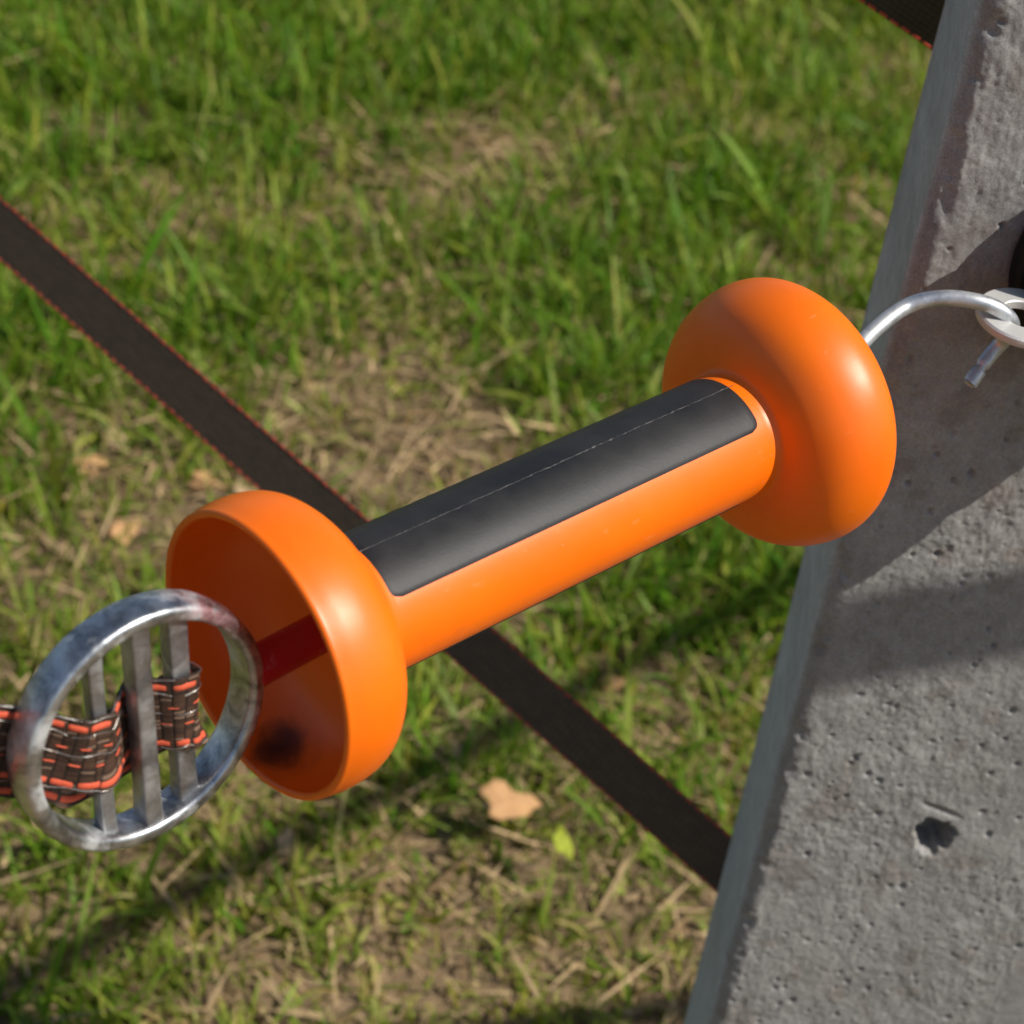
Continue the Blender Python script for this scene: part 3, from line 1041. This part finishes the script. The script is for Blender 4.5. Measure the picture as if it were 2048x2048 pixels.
def blades(name, n, area, mode, seed):
    g = np.random.default_rng(seed)
    x0, x1, y0, y1 = area
    # tufts: blades gather round centres
    nt_ = n // 14
    cx, cy = g.uniform(x0, x1, nt_), g.uniform(y0, y1, nt_)
    idx = g.integers(0, nt_, n)
    spread = 0.014 if mode == 'green' else 0.05
    x = cx[idx] + g.normal(0, spread, n)
    y = cy[idx] + g.normal(0, spread, n)
    lush, bare = patch_fields(x, y)
    if mode == 'green':
        keep = g.random(n) < np.clip(0.62 + 0.7 * lush - 0.58 * bare, 0.16, 1)
    else:
        keep = g.random(n) < np.clip(0.45 + 0.5 * bare - 0.35 * lush + 0.3, 0.1, 1)
    x, y, lush, bare, idx = x[keep], y[keep], lush[keep], bare[keep], idx[keep]
    n = len(x)
    tuft_ang = g.uniform(0, 2 * np.pi, nt_)[idx]
    tuft_c = g.normal(0, 1, nt_)[idx]
    if mode == 'green':
        L = (0.013 + 0.022 * lush) * g.lognormal(0, 0.38, n)
        L = np.clip(L, 0.012, 0.15)
        W = g.uniform(0.0015, 0.0038, n) * (0.8 + 0.5 * (L / 0.05))
        W = np.where(g.random(n) < 0.06, W * 1.7, W)
        weed = g.random(n) < 0.07             # small broad leaves of clover and plantain
        W = np.where(weed, g.uniform(0.004, 0.008, n), W)
        L = np.where(weed, g.uniform(0.010, 0.020, n), L)
        lean = np.abs(g.normal(0.95, 0.5, n)) + 0.15
        lean = np.where(weed, g.uniform(0.7, 1.5, n), lean)
        ang = np.where(g.random(n) < 0.45, tuft_ang + g.normal(0, 0.7, n), g.uniform(0, 2 * np.pi, n))
        curl = g.uniform(0.2, 1.3, n)
        dry = np.clip(0.55 - 0.52 * lush + g.normal(0, 0.22, n) + 0.08 * tuft_c, 0, 1)
        lushc = np.stack([0.098 + 0.055 * g.random(n), 0.205 + 0.08 * g.random(n), 0.009 + 0.009 * g.random(n)], 1)
        yell = np.stack([0.285 + 0.10 * g.random(n), 0.335 + 0.08 * g.random(n), 0.045 + 0.025 * g.random(n)], 1)
        straw = np.stack([0.50 + 0.1 * g.random(n), 0.38 + 0.07 * g.random(n), 0.18 + 0.05 * g.random(n)], 1)
        k1 = np.clip(dry * 2, 0, 1)[:, None]
        k2 = np.clip(dry * 2 - 1.0, 0, 1)[:, None]
        c = lushc * (1 - k1) + yell * k1
        c = c * (1 - k2) + straw * k2
        c *= (1 + 0.14 * tuft_c)[:, None].clip(0.6, 1.4)
        zb = np.zeros(n)
    else:
        L = 0.022 * g.lognormal(0, 0.5, n).clip(0.3, 3.2)
        W = g.uniform(0.0012, 0.0034, n)
        lean = np.abs(g.normal(1.35, 0.16, n)).clip(0.9, 1.6)
        ang = g.uniform(0, 2 * np.pi, n)
        curl = g.uniform(-0.1, 0.25, n)
        b = g.uniform(0.45, 1.0, n)
        c = np.stack([0.62 * b, 0.44 * b, 0.235 * b], 1)
        br = g.random(n) < 0.25
        c[br] *= np.array([0.55, 0.5, 0.45])
        ol = g.random(n) < 0.25
        c[ol] = np.stack([0.28 * b, 0.28 * b, 0.07 * b], 1)[ol]
        zb = g.uniform(0.001, 0.012, n)
    seg = 4 if mode == 'green' else 2
    d = np.stack([np.cos(ang), np.sin(ang)], 1)
    sd = np.stack([-np.sin(ang + g.normal(0, 0.5, n)), np.cos(ang + g.normal(0, 0.5, n)), g.normal(0, 0.35, n)], 1)
    sd /= np.linalg.norm(sd, axis=1)[:, None]
    px, pz = np.zeros(n), np.zeros(n)
    verts = np.zeros((n, 2 * seg + 1, 3), np.float32)
    z0 = gz(x, y) + zb - 0.002
    th = lean * (0.35 if mode == 'green' else 1.0)
    for k in range(seg + 1):
        t = k / seg
        P = np.stack([x + d[:, 0] * px, y + d[:, 1] * px, z0 + pz], 1)
        if k < seg:
            hw = (W / 2 * (1 - 0.75 * t ** 1.6))[:, None]
            verts[:, 2 * k] = P - sd * hw
            verts[:, 2 * k + 1] = P + sd * hw
        else:
            verts[:, 2 * seg] = P
        th = th + curl * (lean if mode == 'green' else 1) * 0.9 / seg
        px = px + L / seg * np.sin(th)
        pz = pz + L / seg * np.cos(th)
    nvb = 2 * seg + 1
    verts[..., 2] = np.maximum(verts[..., 2], (gz(x, y) + 0.0015)[:, None]) if mode != 'green' else verts[..., 2]
    off = (np.arange(n) * nvb)[:, None]
    q = np.concatenate([off + np.array([[2 * k, 2 * k + 1, 2 * k + 3, 2 * k + 2]]) for k in range(seg - 1)], 0) if seg > 1 else None
    t = off + np.array([[2 * seg - 2, 2 * seg - 1, 2 * seg]])
    cols = np.repeat(c, nvb, axis=0)
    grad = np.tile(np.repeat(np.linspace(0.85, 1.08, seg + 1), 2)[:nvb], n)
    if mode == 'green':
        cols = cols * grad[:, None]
    return mesh_np(name, verts.reshape(-1, 3), q, t, True, cols)


GRASS = mat_tint('grass_blade', 0.5, 0.42, 0.22)
THATCH = mat_tint('dry_thatch', 0.75, 0.12, 0.2)
area = (-1.2, 1.3, 0.2, 2.9)
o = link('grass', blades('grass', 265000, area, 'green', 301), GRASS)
tag(o, 'patchy green and yellowing pasture grass growing from the soil', 'grass', kind='stuff')
o = link('dead_grass', blades('dead_grass', 105000, area, 'dead', 302), THATCH)
tag(o, 'flattened straw coloured dead grass lying between the tufts', 'dead grass', kind='stuff')


def build_leaf(px, py, size, col, label, seed, lift=0.007, tilt=0.35, turn=0.0):
    k = random.Random(seed)
    b = bmesh.new()
    n, rings = 18, 4
    ph = [k.uniform(0, 6.28) for _ in range(3)]
    cv_ = k.uniform(0.2, 0.6)
    cen = b.verts.new((0, 0, 0))
    prev = None
    for j in range(1, rings + 1):
        cur = []
        for i in range(n):
            a = 2 * math.pi * i / n
            r = 0.68 * size / 2 * j / rings * (1 + (0.22 * math.sin(3 * a + ph[0]) + 0.17 * math.sin(5 * a + ph[1]) + 0.07 * math.sin(8 * a + ph[2])) * (j / rings))
            x, y = r * math.cos(a) * 1.15, r * math.sin(a) * 0.75
            z = cv_ * (y * y * 1.4 - x * x * 0.5) / size * 1.2 + 0.03 * size * math.sin(4 * a + ph[2]) * j / rings
            cur.append(b.verts.new((x, y, z)))
        for i in range(n):
            i2 = (i + 1) % n
            if prev is None:
                b.faces.new((cen, cur[i], cur[i2]))
            else:
                b.faces.new((prev[i], cur[i], cur[i2], prev[i2]))
        prev = cur
    me = bpy.data.meshes.new('leaf')
    b.to_mesh(me)
    b.free()
    for p in me.polygons:
        p.use_smooth = True
    o = link('dry_leaf', me, mat_leaf(col))
    g = on_ground(px, py, lift)
    o.location = g
    nrm = Vector((k.uniform(-tilt, tilt) * 0.7 + 0.35, k.uniform(-tilt, tilt) * 0.7 - 0.3, 1.0)).normalized()
    o.rotation_mode = 'QUATERNION'
    o.rotation_quaternion = nrm.to_track_quat('Z', 'Y') @ Matrix.Rotation(k.uniform(0, 6.28) + turn, 3, 'Z').to_quaternion()
    sm = o.modifiers.new('thickness', 'SOLIDIFY')
    sm.thickness = 0.0004
    tag(o, label, 'leaf', 'fallen dry leaves in the grass')
    return o


_lm = {}


def mat_leaf(col):
    if col not in _lm:
        m = Mat('dry_leaf')
        f = m.noise(150, 5, 0.65)
        m.set(Base_Color=m.mix(f, tuple(c * 0.75 for c in col), tuple(min(1, c * 1.2) for c in col)), Roughness=0.7, Specular_IOR_Level=0.25)
        m.set(Normal=m.bump(m.noise(220, 4), 0.4, 0.001))
        _lm[col] = m.m
    return _lm[col]


TAN, PALE = (0.50, 0.28, 0.125), (0.40, 0.28, 0.16)
build_leaf(1015, 1603, 0.042, TAN, 'large tan dry leaf on the shaded grass below the handle', 1, 0.03, 0.15, 1.45)
build_leaf(232, 880, 0.032, PALE, 'pale dry leaf on the bare soil left of the dark tape', 2)
build_leaf(180, 930, 0.028, TAN, 'tan dry leaf left of the pale leaf on bare soil', 3)
build_leaf(410, 962, 0.028, TAN, 'orange tan dry leaf just above the cup of the handle', 4)
build_leaf(490, 985, 0.030, PALE, 'pale dry leaf between the cup and the dark tape', 5)
build_leaf(470, 655, 0.045, PALE, 'straw coloured dry leaf right of the dark tape', 6)
build_leaf(250, 1060, 0.030, TAN, 'brownish dry leaf above the metal ring', 7)
build_leaf(1225, 1365, 0.020, TAN, 'small tan leaf in the green tuft beside the post', 8)
build_leaf(905, 1500, 0.018, PALE, 'small pale leaf right of the cup in short grass', 9)
build_leaf(1125, 1685, 0.022, (0.30, 0.34, 0.03), 'bright yellow green leaf under the dark tape', 11, 0.03)
build_leaf(575, 1690, 0.022, PALE, 'small pale leaf below the metal ring', 12)
